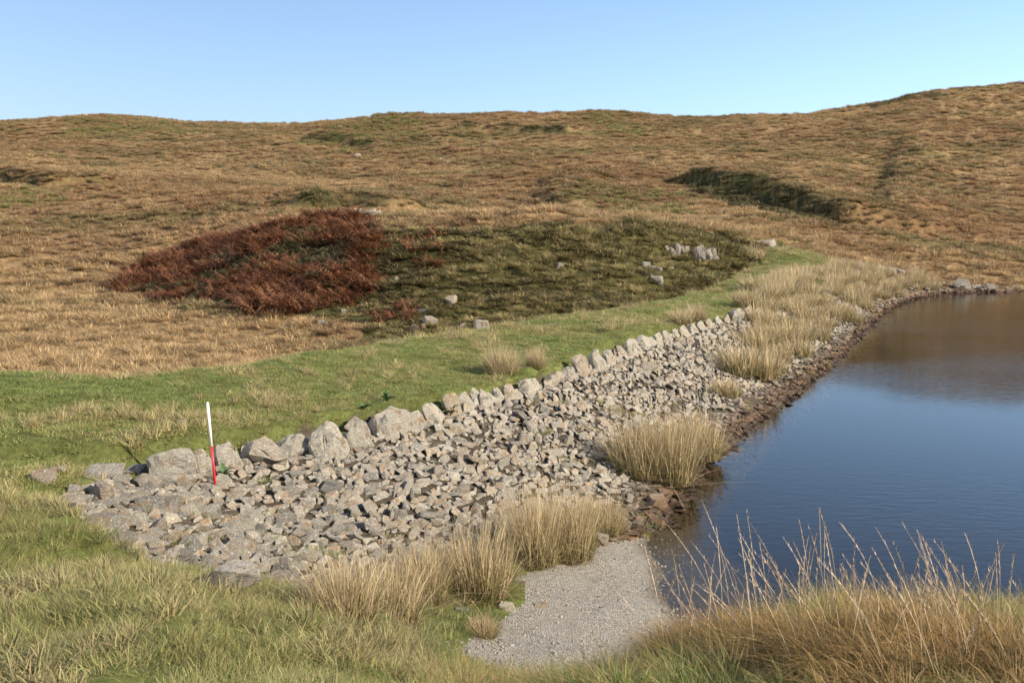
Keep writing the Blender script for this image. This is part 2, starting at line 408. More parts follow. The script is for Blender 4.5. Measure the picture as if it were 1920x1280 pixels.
def rock_mat(name, inst, base=((.105, .097, .082), (.335, .305, .245))):
    m, N, L = newmat(name)
    g = N.new('ShaderNodeNewGeometry'); P = g.outputs['Position']
    if inst: rnd = N.new('ShaderNodeObjectInfo').outputs['Random']
    else:
        a = N.new('ShaderNodeAttribute'); a.attribute_name = 'rnd'; rnd = a.outputs['Fac']
    tc = N.new('ShaderNodeTexCoord')
    mp = N.new('ShaderNodeMapping'); mp.inputs['Scale'].default_value = (1.2, 1.2, 6); L.new(tc.outputs['Object'], mp.inputs[0])
    fol = noise(N, L, mp.outputs[0] if inst else P, 9 if inst else 13, 6, .7, .6)
    med = noise(N, L, P, 6, 5, .6); fine = noise(N, L, P, 55, 4, .65); lich = noise(N, L, P, 17, 5, .7, .3)
    c = mixc(N, L, rnd, *base)
    wn = N.new('ShaderNodeTexWhiteNoise'); wn.noise_dimensions = '1D'; L.new(rnd, wn.inputs['W'])
    c = mixc(N, L, ramp(N, L, wn.outputs['Value'], .55, 1.0, 0, .75), c, (.31, .235, .15))
    c = mixc(N, L, ramp(N, L, fol, .35, .7, 0, .8), c, (.31, .28, .228))
    c = mixc(N, L, ramp(N, L, med, .53, .66, 0, .75), c, (.24, .15, .075))
    c = mixc(N, L, ramp(N, L, med, .45, .30, 0, .8), c, (.085, .08, .07))
    c = mixc(N, L, ramp(N, L, lich, .58, .68, 0, .75), c, (.55, .53, .465))
    c = mixc(N, L, ramp(N, L, noise(N, L, P, 8.3, 4, .6), .66, .74, 0, .6), c, (.27, .26, .09))
    c = mixc(N, L, 1.0, c, mixc(N, L, ramp(N, L, fine, .3, .7), (.72, .72, .72), (1.18, 1.18, 1.18)), 'MULTIPLY')
    sep = N.new('ShaderNodeSeparateXYZ'); L.new(P, sep.inputs[0])
    zz = math_(N, L, 'ADD', sep.outputs[2], math_(N, L, 'MULTIPLY', math_(N, L, 'SUBTRACT', med, .5), .35))
    peat = ramp(N, L, zz, .10, .36)
    c = mixc(N, L, peat, mixc(N, L, 1.0, c, (.52, .37, .27), 'MULTIPLY'), c)
    wet = ramp(N, L, zz, .02, .10)
    c = mixc(N, L, wet, mixc(N, L, 1.0, c, (.45, .42, .40), 'MULTIPLY'), c)
    nr = bump(N, L, fol, 1.0, .06); nr = bump(N, L, fine, .45, .012, nr)
    return finish(m, N, L, c, ramp(N, L, wet, 0, 1, .45, .88), nr, spec=.3)

def blade_mat(name, color=None, instancer=False, straw=(.36, .27, .14), strawk=.35, low=.25, translucent=.3):
    """plant blades: own colour per clump, straw tint per blade, greener towards the living base"""
    m, N, L = newmat(name)
    if instancer:
        a = N.new('ShaderNodeAttribute'); a.attribute_type = 'INSTANCER'; a.attribute_name = 'tint'; c = a.outputs[0]
    else: c = color
    b = N.new('ShaderNodeAttribute'); b.attribute_name = 'blade'
    sp = N.new('ShaderNodeSeparateXYZ'); L.new(b.outputs['Vector'], sp.inputs[0])
    k = ramp(N, L, sp.outputs[0], 1 - strawk * 1.6, 1.0, 0, .9)
    c = mixc(N, L, k, c, straw)
    c = mixc(N, L, 1.0, c, mixc(N, L, sp.outputs[2], (.70, .70, .70), (1.3, 1.3, 1.3)), 'MULTIPLY')
    return finish(m, N, L, c, .6, None, translucent, .25)

M = {}
M['ground'] = ground_mat(); M['gravel'] = gravel_mat(); M['peat'] = gravel_mat(True)
M['rock_part'] = rock_mat('lichened_slate_block', True); M['rock_coping'] = rock_mat('cream_lichened_block', True, ((.31, .285, .23), (.44, .40, .32))); M['rock_mass'] = rock_mat('lichened_slate_rubble', False)
M['grass_inst'] = blade_mat('grass_blades', instancer=True, translucent=.38)
M['bracken'] = blade_mat('dead_bracken', instancer=True, straw=(.23, .105, .05), strawk=.25, translucent=.2)

def plain(name, c, rough=.5, spec=.4, wear=.15):
    m, N, L = newmat(name)
    g = N.new('ShaderNodeNewGeometry'); n = noise(N, L, g.outputs['Position'], 30, 4)
    return finish(m, N, L, mixc(N, L, ramp(N, L, n, .35, .7), c, tuple(q * (1 - wear) for q in c)), rough, None, 0, spec)

# ------------------------------------------------------------------ object helpers
def link(o, parent=None):
    COL.objects.link(o)
    if parent is not None: o.parent = parent
    return o
def tag(o, label=None, cat=None, group=None, kind=None):
    for k, v in (('label', label), ('category', cat), ('group', group), ('kind', kind)):
        if v: o[k] = v
    return o
def empty(name, loc):
    o = bpy.data.objects.new(name, None); o.empty_display_size = .1; o.location = loc
    return link(o)
def mesh(name, V, Fc, mat, smooth=False):
    me = bpy.data.meshes.new(name)
    me.from_pydata(V.tolist() if hasattr(V, 'tolist') else V, [], Fc.tolist() if hasattr(Fc, 'tolist') else Fc)
    if mat: me.materials.append(mat)
    if smooth: me.polygons.foreach_set('use_smooth', np.ones(len(me.polygons), bool))
    me.update()
    return me
def setcol(me, name, C):
    a = me.attributes.new(name, 'FLOAT_COLOR', 'POINT')
    a.data.foreach_set('color', np.concatenate([C, np.ones((len(C), 1))], 1).astype(np.float32).ravel())
def setvec(me, name, V):
    a = me.attributes.new(name, 'FLOAT_VECTOR', 'POINT')
    a.data.foreach_set('vector', np.asarray(V, np.float32).ravel())
def setf(me, name, v, typ='FLOAT'):
    a = me.attributes.new(name, typ, 'POINT')
    a.data.foreach_set('value', np.asarray(v, np.int32 if typ == 'INT' else np.float32).ravel())

# ------------------------------------------------------------------ the ground sheet
th = np.radians(np.concatenate([np.linspace(-180, -42, 47)[:-1], np.linspace(-42, -30, 40)[:-1], np.linspace(-30, 30, 520), np.linspace(30, 42, 40)[1:], np.linspace(42, 180, 47)[1:-1]]))
rr = np.concatenate([[0.02], np.geomspace(.8, 330, 620), np.geomspace(360, 3000, 14)])
TH, RR = np.meshgrid(th, rr)
X, Y = (RR * np.sin(TH)).ravel(), (RR * np.cos(TH)).ravel()
ZZ, sS, iS, sW, damw = land(X, Y)
far = RR.ravel() > 345
ZZ[far] = np.minimum(ZZ[far], 8)
nT, nR = len(th), len(rr)
I = np.arange(nR * nT).reshape(nR, nT)
quads = np.stack([I[:-1], np.roll(I[:-1], -1, 1), np.roll(I[1:], -1, 1), I[1:]], -1).reshape(-1, 4)
tint = moor_tint(X, Y, False) * .62  # moor ground painted darker to stand for shade between the tussocks
xr, yr = ragged(X, Y, .35, .6, 5)
rv = RR.ravel()
turfv = (((damw > .25) & (sS < .35)) | ((rv < 24) & (sW < -1.0))) & ~inpoly(Z_PITCH, xr, yr)
tv = fbm(X / 1.5, Y / 1.5, 15)[:, None]
tint = np.where(turfv[:, None], np.array([.10, .115, .035]) * (.7 + .6 * tv), tint)
pitv = inpoly(Z_PITCH, xr, yr)
tint = np.where(pitv[:, None], np.array([.075, .062, .045]) * (.7 + .6 * tv), tint)
VV = np.stack([X, Y, ZZ], 1)
qx, qy = X[quads].mean(1), Y[quads].mean(1)
zone = np.zeros(len(quads), int)                                   # 0 hillside
qS, qD, qW, qr = sS[quads].mean(1), damw[quads].mean(1), sW[quads].mean(1), rv[quads].mean(1)
zone[(qr < 60) & inpoly(Z_KNOLL, qx, qy)] = 4
zone[(qy < 13) & (qr < 26)] = 1                                    # near bank
zone[(qD > .35) & (qr < 75) & (qW < 0) & (qy > 9)] = 2             # dam
zone[(qW > 0) | (inpoly(Z_BEACH, qx, qy))] = 3
zone[(qW > -2.4) & (qW <= .2) & (qx > 18) & (qy > 40)] = 5             # peaty far shore                     # beach and lake bed
for zi, (nm, kind, lab, cat, mt) in {0: ('hillside', 'structure', None, None, 'ground'), 1: ('grass_bank', 'structure', None, None, 'ground'),
                                     2: ('dam', None, 'long low earth dam with green turf crest and stone-pitched face beside the lake', 'dam', 'ground'),
                                     3: ('beach', 'structure', None, None, 'gravel'), 4: ('knoll', 'structure', None, None, 'ground'), 5: ('far_shore', 'structure', None, None, 'peat')}.items():
    q = quads[zone == zi]
    u, inv = np.unique(q, return_inverse=True)
    me = mesh(nm, VV[u], inv.reshape(-1, 4), M[mt], True)
    setcol(me, 'tint', tint[u])
    o = link(bpy.data.objects.new(nm, me)); tag(o, lab, cat, None, kind)
    if zi == 2: DAM = o

# ------------------------------------------------------------------ lake
def water_mat():
    m, N, L = newmat('lake_water')
    g = N.new('ShaderNodeNewGeometry')
    mp = N.new('ShaderNodeMapping'); mp.inputs['Scale'].default_value = (1.0, 2.6, 1); mp.inputs['Rotation'].default_value = (0, 0, .25); L.new(g.outputs['Position'], mp.inputs[0])
    n1 = noise(N, L, mp.outputs[0], 2.6, 3, .5, .4); n2 = noise(N, L, mp.outputs[0], 9, 2, .5)
    patch = noise(N, L, g.outputs['Position'], .07, 2, .5)
    h = math_(N, L, 'ADD', n1, math_(N, L, 'MULTIPLY', n2, .28))
    b = N.new('ShaderNodeBump'); b.inputs['Distance'].default_value = .02
    L.new(h, b.inputs['Height']); L.new(ramp(N, L, patch, .40, .64, .05, .30), b.inputs['Strength'])
    dt = N.new('ShaderNodeVectorMath'); dt.operation = 'DOT_PRODUCT'; L.new(g.outputs['Incoming'], dt.inputs[0]); L.new(b.outputs[0], dt.inputs[1])
    graze = math_(N, L, 'SUBTRACT', 1.0, math_(N, L, 'MINIMUM', math_(N, L, 'ABSOLUTE', dt.outputs['Value']), 1.0))
    refl = math_(N, L, 'ADD', math_(N, L, 'MULTIPLY', math_(N, L, 'POWER', graze, 5.0), .98), .02)   # same from above and below
    gl = N.new('ShaderNodeBsdfGlossy'); gl.inputs['Roughness'].default_value = .03; L.new(b.outputs[0], gl.inputs['Normal'])
    tr = N.new('ShaderNodeBsdfTransparent'); tr.inputs[0].default_value = (.62, .60, .52, 1)
    mx = N.new('ShaderNodeMixShader'); L.new(refl, mx.inputs[0]); L.new(tr.outputs[0], mx.inputs[1]); L.new(gl.outputs[0], mx.inputs[2])
    out = N.new('ShaderNodeOutputMaterial'); L.new(mx.outputs[0], out.inputs[0])
    return m
wt, wr = np.radians(np.linspace(-2, 100, 220)), np.geomspace(6, 420, 240)
WT, WR = np.meshgrid(wt, wr)
wx, wy = (WR * np.sin(WT)).ravel(), (WR * np.cos(WT)).ravel()
dW = np.abs(sdist(SHORE, wx, wy)[0]); ok = (inpoly(LAKE, wx, wy) | (dW < .45)).reshape(WT.shape)
I = np.arange(ok.size).reshape(ok.shape)
q = np.stack([I[:-1, :-1], I[:-1, 1:], I[1:, 1:], I[1:, :-1]], -1)[ok[:-1, :-1] & ok[1:, 1:] & ok[:-1, 1:] & ok[1:, :-1]]
u, inv = np.unique(q, return_inverse=True)
tag(link(bpy.data.objects.new('lake_water', mesh('lake_water', np.stack([wx[u], wy[u], 0 * wx[u]], 1), inv.reshape(-1, 4), water_mat(), True))), kind='structure')

# ------------------------------------------------------------------ plant geometry
def blades(n, spread, length, lean, width, seg=3, curl=.6, seed=0, wind=(0, 0), clump=1.0, flat=0.0):
    """n tapering blades rooted in a disc; returns vertices, faces and per-vertex (random, height, random2)"""
    g = np.random.default_rng(seed)
    ra = spread * np.sqrt(g.random(n)) ** clump; aa = g.random(n) * 2 * np.pi
    ox, oy = ra * np.cos(aa), ra * np.sin(aa)
    az = aa + g.normal(0, .9, n)
    ln = length * (.42 + .66 * g.random(n)) * (1 - .30 * ra / max(spread, 1e-6))
    le = lean * (.25 + g.random(n)) * (.4 + .8 * ra / max(spread, 1e-6))
    dx, dy = np.cos(az) * np.sin(le) + wind[0] * g.random(n), np.sin(az) * np.sin(le) + wind[1] * g.random(n)
    dz = np.cos(le)
    nn = np.sqrt(dx ** 2 + dy ** 2 + dz ** 2); dx, dy, dz = dx / nn, dy / nn, dz / nn
    wa = g.random(n) * np.pi
    sx, sy = np.cos(wa), np.sin(wa)
    wd = width * (.6 + .8 * g.random(n))
    cu = curl * (.2 + g.random(n))
    V, A = [], []
    r1, r2 = g.random(n), g.random(n)
    for k in range(seg + 1):
        t = k / seg
        bend = cu * t * t
        x = ox + ln * t * dx * (1 + bend); y = oy + ln * t * dy * (1 + bend); z = ln * t * dz * (1 - .45 * bend) 
        ww = wd * .5 * (1 - t ** 1.6)
        at_ = np.stack([r1, np.full(n, t), r2], 1)
        if k < seg:
            V += [np.stack([x - sx * ww, y - sy * ww, z], 1), np.stack([x + sx * ww, y + sy * ww, z], 1)]; A += [at_, at_]
        else:
            V += [np.stack([x, y, z], 1)]; A += [at_]
    K = 2 * seg + 1
    V = np.stack(V, 1).reshape(-1, 3); A = np.stack(A, 1).reshape(-1, 3)
    b = np.arange(n) * K
    Fc = []
    for k in range(seg - 1):
        Fc += np.stack([b + 2 * k, b + 2 * k + 1, b + 2 * k + 3, b + 2 * k + 2], 1).tolist()
    Fc += np.stack([b + K - 3, b + K - 2, b + K - 1], 1).tolist()
    return V, Fc, A
def blade_mesh(name, mat, *a, **k):
    V, Fc, A = blades(*a, **k)
    me = mesh(name, V, Fc, mat); setvec(me, 'blade', A)
    return me
def join(parts):
    V, Fc, A, o = [], [], [], 0
    for v, f, a in parts:
        V.append(v); A.append(a); Fc += [[i + o for i in q] for q in f]; o += len(v)
    return np.concatenate(V), Fc, np.concatenate(A)

def proto_collection(name, meshes):
    c = bpy.data.collections.new(name)
    for i, me in enumerate(meshes):
        c.objects.link(bpy.data.objects.new('%s_%02d' % (name, i), me))
    return c
def scatter(name, P, rot, scale, pick, tint, coll, label, cat):
    me = bpy.data.meshes.new(name)
    me.from_pydata(P.tolist(), [], [])
    setvec(me, 'rot', rot); setvec(me, 'scl', scale if scale.ndim == 2 else np.repeat(scale[:, None], 3, 1)); setf(me, 'pick', pick, 'INT'); setcol(me, 'tint', tint)
    o = link(bpy.data.objects.new(name, me)); tag(o, label, cat, None, 'stuff')
    ng = bpy.data.node_groups.new(name, 'GeometryNodeTree')
    ng.interface.new_socket('Geometry', in_out='INPUT', socket_type='NodeSocketGeometry')
    ng.interface.new_socket('Geometry', in_out='OUTPUT', socket_type='NodeSocketGeometry')
    N, L = ng.nodes, ng.links
    gi, go = N.new('NodeGroupInput'), N.new('NodeGroupOutput')
    ci = N.new('GeometryNodeCollectionInfo'); ci.inputs['Collection'].default_value = coll
    ci.inputs['Separate Children'].default_value = True; ci.inputs['Reset Children'].default_value = True
    ip = N.new('GeometryNodeInstanceOnPoints'); ip.inputs['Pick Instance'].default_value = True
    def attr(nm, t):
        a = N.new('GeometryNodeInputNamedAttribute'); a.data_type = t; a.inputs[0].default_value = nm
        return a.outputs[0]
    L.new(gi.outputs[0], ip.inputs['Points']); L.new(ci.outputs[0], ip.inputs['Instance'])
    L.new(attr('pick', 'INT'), ip.inputs['Instance Index'])
    er = N.new('FunctionNodeEulerToRotation'); L.new(attr('rot', 'FLOAT_VECTOR'), er.inputs[0]); L.new(er.outputs[0], ip.inputs['Rotation'])
    L.new(attr('scl', 'FLOAT_VECTOR'), ip.inputs['Scale'])
    L.new(ip.outputs[0], go.inputs[0])
    md = o.modifiers.new('scatter', 'NODES'); md.node_group = ng
    return o
def polar_points(r0, r1, dens, half=33):
    a = math.radians(half)
    n = int(dens * a * (r1 * r1 - r0 * r0))
    r = np.sqrt(RNG.random(n) * (r1 * r1 - r0 * r0) + r0 * r0); t = (RNG.random(n) * 2 - 1) * a
    return r * np.sin(t), r * np.cos(t)

# --- moor grass over the hillside
G = M['grass_inst']
moorP = proto_collection('moor_tuft', [blade_mesh('moor_tuft', G, 130, .26, .50, 1.0, .034, 3, .9, seed=100 + i, wind=(-.28, .06)) for i in range(6)])
xs, ys, sc = [], [], []
for r0, r1, dens, s in ((24, 50, 5.5, .95), (50, 85, 3.2, 1.2), (40, 66, 6.0, .8), (85, 135, 1.9, 1.35), (135, 290, .95, 1.6)):
    x, y = polar_points(r0, r1, dens); xs.append(x); ys.append(y); sc.append(np.full(len(x), s))
x, y, sc = np.concatenate(xs), np.concatenate(ys), np.concatenate(sc)
z, s_, i_, w_, d_ = land(x, y)
xr, yr = ragged(x, y, 1.2, 3, 12)
bare = inpoly(Z_BRACKEN, xr, yr) & (fbm(x / 2.4, y / 2.4, 18, 3) > .52)
keep = (d_ < .22) & (w_ < -1.2) & ~bare & ((sc != .8) | inpoly(Z_KNOLL, x, y) | inpoly(Z_BRACKEN, x, y))
x, y, z, sc = x[keep], y[keep], z[keep], sc[keep]
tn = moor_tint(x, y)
kn = inpoly(Z_KNOLL, x, y)
n = len(x)
hum = fbm(x / 2.2, y / 1.5, 3, 4)
sc = sc * (.45 + .8 * RNG.random(n)) * (.65 + .75 * hum)
scl = np.stack([sc, sc, sc * np.where(kn, .85, .95)], 1)
rot = np.stack([RNG.normal(0, .12, n), RNG.normal(0, .12, n), RNG.normal(0, .5, n)], 1)
scatter('moor_grass', np.stack([x, y, z - .04], 1), rot, scl, RNG.integers(0, 6, n), tn, moorP, 'tawny tussocky moor grass covering the hillside behind the dam', 'moor grass')
print('moor', n)

# --- dead bracken
def frond_plant(seed):
    g = np.random.default_rng(seed); V, Fc, A = [], [], []
    for f in range(9):
        az = g.random() * 2 * np.pi; ln = .5 + .4 * g.random(); droop = .5 + .5 * g.random(); le = .35 + .5 * g.random(); r = g.random()
        ca, sa = math.cos(az), math.sin(az)
        nP = 9
        prev = None
        for k in range(nP + 1):
            t = k / nP; rad = ln * (math.sin(le) * t + .25 * t * t); zz = ln * (math.cos(le) * t - droop * .55 * t * t)
            c = np.array([ca * rad, sa * rad, zz])
            if k > 1:
                pl = .17 * (1 - t) ** .8 + .02
                for sd in (-1, 1):
                    side = np.array([-sa * sd, ca * sd, -.25 + g.normal(0, .25)]); fw = np.array([ca, sa, -.1]) * .3
                    tip = c + (side + fw) * pl; wv = np.array([ca, sa, .1]) * .026 * (1.1 - t)
                    b = len(V); V += [c - wv, c + wv, tip + wv * .3, (c + tip) / 2 - wv * 1.5]; Fc.append([b, b + 1, b + 2, b + 3]); A += [[r * .6 + .4 * g.random(), t, g.random()]] * 4
            if prev is not None:
                wv = np.array([-sa, ca, 0]) * .008
                b = len(V); V += [prev - wv, prev + wv, c + wv, c - wv]; Fc.append([b, b + 1, b + 2, b + 3]); A += [[r, t, .3]] * 4
            prev = c
    me = mesh('bracken_plant', np.array(V), Fc, M['bracken']); setvec(me, 'blade', np.array(A))
    return me
brP = proto_collection('bracken_plant', [frond_plant(i) for i in range(5)])
xb, yb = polar_points(36, 90, 9.0, 27)
xr, yr = ragged(xb, yb, 1.1, 2.2, 33)
m = inpoly(Z_BRACKEN, xr, yr) & (fbm(xb / 2.4, yb / 2.4, 18, 3) > .41)
for P in Z_BRACKEN2: m |= inpoly(P, xr, yr) & (RNG.random(len(xb)) < .35)
xb, yb = xb[m], yb[m]; zb = land(xb, yb)[0]; n = len(xb)
bt = np.array([.165, .066, .031]) * (.6 + .8 * RNG.random((n, 1))) + np.array([.05, .03, .012]) * (RNG.random((n, 1)) > .7)
bm_ = RNG.random((n, 1)); bt = np.where(bm_ > .66, bt * .6 + np.array([.115, .062, .030]), bt)
scatter('bracken', np.stack([xb, yb, zb - .03], 1), np.stack([RNG.normal(0, .15, n), RNG.normal(0, .15, n), RNG.random(n) * 6.28], 1), (.9 + .8 * RNG.random(n)) * (.45 + 1.2 * fbm(xb / 2, yb / 2, 19)), RNG.integers(0, 5, n), bt, brP, 'rust red dead bracken in a broad patch on the knoll', 'bracken')
print('bracken', n)

# --- turf of the dam and the left bank, coarse grass of the near bank
turfP = proto_collection('turf_tuft', [blade_mesh('turf_tuft', G, 60, .13, .085, 1.0, .009, 2, .7, seed=200 + i, wind=(-.15, .05)) for i in range(5)]
                         + [blade_mesh('turf_tall', G, 46, .07, .24, .8, .009, 3, .8, seed=220 + i, wind=(-.22, .05)) for i in range(3)]
                         + [blade_mesh('turf_zfine', G, 130, .15, .12, 1.0, .0044, 3, .8, seed=240 + i, wind=(-.2, .05)) for i in range(4)])
xs, ys = [], []
for r0, r1, dens in ((3.2, 6, 60), (6, 14, 85), (14, 24, 55), (24, 40, 26), (40, 72, 11)):
    x, y = polar_points(r0, r1, dens); xs.append(x); ys.append(y)
x, y = np.concatenate(xs), np.concatenate(ys)
z, s_, i_, w_, d_ = land(x, y)
xr, yr = ragged(x, y, .3, .5, 44)
onP, onB = inpoly(Z_PITCH, xr, yr), inpoly(Z_BEACH, xr, yr)
r = np.hypot(x, y)
ondam = ((d_ > .2) & (s_ < -.10)) | ((r < 26) & (s_ < -.1) & (s_ > -4.6) & (x < -2))
onbank = (r < 22) & (w_ < -1.5) & (y < 16) & (z > .55) & ((s_ > .0) | (d_ <= .2))
keep = ((ondam & (w_ < -.6)) | onbank) & ~(onP & (s_ > -.1)) & ~onB
keep |= inpoly(Z_STRIP, xr, yr) & ~onB
keep |= onP & (s_ > .2) & (fbm(x / .5, y / .5, 46, 3) > .70) & (RNG.random(len(x)) < .5) & (r < 40)
x, y, z, r, s_, d_ = x[keep], y[keep], z[keep], r[keep], s_[keep], d_[keep]
n = len(x)
a1, a2, rn = fbm(x / 1.8, y / 1.8, 47, 4), fbm(x / .7, y / .7, 48, 3), RNG.random(n)
green = np.array([.135, .205, .044]); ygreen = np.array([.25, .248, .080]); strw = np.array([.40, .335, .17])
k = sstep(.30, .60, a1 + (rn - .5) * .25)[:, None]
tn = green * (1 - k) + ygreen * k
crest = sstep(2.6, 4.4, -s_) * (d_ > .3)
strip = inpoly(Z_STRIP, x, y) * .14
sk = (sstep(.55, .72, a2 * .7 + a1 * .3 + crest * .09 + strip + (rn - .5) * .22))[:, None]
tn = tn * (1 - .8 * sk) + strw * .8 * sk
tn *= .78 + .44 * RNG.random((n, 1))
nb_ = ((r < 11.5) & (s_ > .2))[:, None]
tn = np.where(nb_, tn * np.array([.82, .86, .85]) + np.array([.05, .03, .015]) * (RNG.random((n, 1)) > .8), tn)
tall = (sk[:, 0] > .45) & (RNG.random(n) < .5)
pick = np.where(tall, RNG.integers(5, 8, n), RNG.integers(0, 5, n))
pick = np.where((r < 12) & ~tall, RNG.integers(8, 12, n), pick)
sc = (.75 + .5 * RNG.random(n)) * np.where(r > 24, 1.35, 1.0) * np.where(r > 40, 1.4, 1.0)
scatter('turf', np.stack([x, y, z - .012], 1), np.stack([RNG.normal(0, .12, n), RNG.normal(0, .12, n), RNG.normal(0, .6, n)], 1), sc, pick, tn, turfP, 'short green turf over the dam crest and the left bank', 'grass')
print('turf', n)

bankP = proto_collection('bank_tuft', [blade_mesh('bank_tuft', G, 110, .11, .27, .95, .0046, 4, 1.0, seed=300 + i, wind=(-.25, .05)) for i in range(6)])
x, y = polar_points(3.0, 9.6, 80, 64)
z, s_, i_, w_, d_ = land(x, y)
xr, yr = ragged(x, y, .3, .5, 54)
keep = (w_ < -1.4) & (z > .75) & ~inpoly(Z_PITCH, xr, yr) & ~inpoly(Z_BEACH, xr, yr)
lush = fbm(x / 1.4, y / 1.4, 55, 3)
keep &= (RNG.random(len(x)) < np.clip((lush - .22) * 2.4 + np.clip(x, 0, 1) * .6, .45, 1) * np.where(x < -.5, sstep(10.5, 6.5, np.hypot(x, y)) * .55, 1))
x, y, z, lush = x[keep], y[keep], z[keep], lush[keep]; n = len(x)
rn = RNG.random(n)
k = sstep(.35, .65, fbm(x / .8, y / .8, 56, 3) + (rn - .5) * .3 + np.clip(x, -1, 1) * .13 - .02)[:, None]
tn = np.array([.130, .172, .040]) * (1 - k) + np.array([.30, .20, .08]) * k
tn *= .7 + .6 * RNG.random((n, 1))
sc = (.6 + .5 * RNG.random(n)) * (.6 + .7 * lush) * np.where(x < -.4, .55, 1.1)
scatter('bank_grass', np.stack([x, y, z - .02], 1), np.stack([RNG.normal(0, .18, n), RNG.normal(0, .18, n), RNG.normal(0, .6, n)], 1), sc, RNG.integers(0, 6, n), tn, bankP, 'long coarse green and straw grass on the foreground bank', 'grass')
print('bank', n)

# ------------------------------------------------------------------ rocks
def hull_mesh(name, seed, dims, n=16, e=.55, mat='rock_part', refine=0, rough=.05, taper=0.0):
    g = np.random.default_rng(seed)
    p = g.normal(size=(n, 3)); p /= np.linalg.norm(p, axis=1)[:, None]
    p = np.sign(p) * np.abs(p) ** e
    p = p * (.82 + .3 * g.random((n, 1))) * np.array(dims) * .5
    p[:, 0] = (p[:, 0] + taper * .3 * (g.random() - .5) * p[:, 2]) * (1 - taper * p[:, 2] / dims[2]); p[:, 1] *= 1 - .5 * taper * p[:, 2] / dims[2]
    bm = bmesh.new()
    for v in p: bm.verts.new(v)
    bmesh.ops.convex_hull(bm, input=bm.verts)
    bmesh.ops.delete(bm, geom=[v for v in bm.verts if not v.link_faces], context='VERTS')
    if refine == -1: bmesh.ops.bevel(bm, geom=list(bm.edges), offset=min(dims) * .10, segments=1, affect='EDGES', clamp_overlap=True)
    elif refine:
        bmesh.ops.bevel(bm, geom=list(bm.edges), offset=min(dims) * .07, segments=1, affect='EDGES', clamp_overlap=True)
        bmesh.ops.triangulate(bm, faces=bm.faces)
        bmesh.ops.subdivide_edges(bm, edges=bm.edges, cuts=refine, use_grid_fill=True)
        sx = g.random() * 50
        bm.normal_update()
        q = np.array([v.co for v in bm.verts]); nn = np.array([v.normal for v in bm.verts])
        lam = fbm(q[:, 2] / (dims[2] * .22) + q[:, 0] / dims[0], q[:, 1] / dims[1] + sx, seed, 3) - .5
        d = fbm(q[:, 0] * 9 + sx, q[:, 1] * 9 + q[:, 2] * 7, seed + 1, 4) - .5
        q = q + nn * ((lam * .9 + d) * rough)[:, None]
        for v, c in zip(bm.verts, q): v.co = c
    me = bpy.data.meshes.new(name); bm.to_mesh(me); bm.free()
    me.materials.append(M[mat])
    return me

# --- coping stones along the top of the pitching: x0, x1, top y, foot y in the photograph, lean
COPE = [(275, 372, 833, 905, .15), (362, 404, 846, 893, .2), (400, 457, 828, 882, .1), (447, 534, 821, 874, .25), (520, 592, 814, 852, .35), (580, 657, 790, 864, .35), (648, 701, 788, 842, .1), (690, 782, 763, 818, .3),
        (762, 802, 766, 806, .4), (792, 834, 748, 798, .4), (826, 872, 735, 780, .3), (860, 892, 735, 772, .4), (876, 908, 726, 758, .4), (896, 934, 728, 762, .3), (924, 948, 725, 757, .35), (942, 972, 718, 748, .3), (968, 1022, 708, 742, .25),
        (1020, 1056, 704, 724, .5), (1034, 1066, 693, 720, .5), (1050, 1088, 690, 714, .4), (1074, 1112, 663, 704, .3), (1104, 1142, 656, 698, .4), (1130, 1160, 656, 688, .4), (1158, 1176, 646, 668, .4), (1166, 1206, 637, 668, .35), (1192, 1226, 629, 655, .3),
        (1216, 1234, 630, 652, .4), (1226, 1248, 624, 650, .4), (1240, 1262, 619, 642, .4), (1258, 1280, 615, 638, .4), (1272, 1296, 610, 634, .4), (1290, 1312, 606, 628, .4), (1306, 1326, 603, 623, .4), (1320, 1342, 598, 618, .4), (1338, 1360, 594, 613, .4), (1354, 1374, 592, 608, .4), (1366, 1400, 580, 602, .4), (1390, 1420, 575, 596, .4), (1412, 1430, 574, 592, .4)]
wall = empty('coping_wall', (*STONE[40, :2], STONE[40, 2]))
tag(wall, 'row of upright lichened slate blocks edging the turf along the dam top', 'stone wall')
for i, (x0, x1, yt, yb, lean) in enumerate(COPE):
    p = hit((x0 + x1) / 2, yb - 2, False)
    d, ii = sdist(STONE, p[None, 0], p[None, 1]); k = int(min(ii[0], len(STONE) - 2))
    q = STONE[k, :3]
    ax = math.atan2(*(STONE[k + 1, 1::-1] - STONE[k, 1::-1]))       # direction of the wall
    D = math.hypot(p[0], p[1]); pm = D / F * 1.02
    wid, hgt = (x1 - x0) * pm, (yb - yt) * pm * .95
    rz = ax * .75
    wid = max(wid * 1.0 / (math.cos(rz) + .42 * math.sin(abs(rz))), .14); dep = min(max(wid * .5, .14), .34)
    me = hull_mesh('stone', 900 + i, (wid, dep, hgt * 1.25), 30, random.uniform(.45, .75), 'rock_coping', refine=2, rough=min(wid, .4) * .17, taper=random.uniform(.15, .75))
    o = link(bpy.data.objects.new('stone', me), wall)
    o.matrix_parent_inverse = Matrix.Translation(wall.location).inverted()
    o.location = (p[0] - .04, p[1] + .06, p[2] + hgt * .34)
    o.rotation_euler = (-.22 + random.uniform(-.1, .1), -lean * 1.05, rz + random.uniform(-.12, .12))

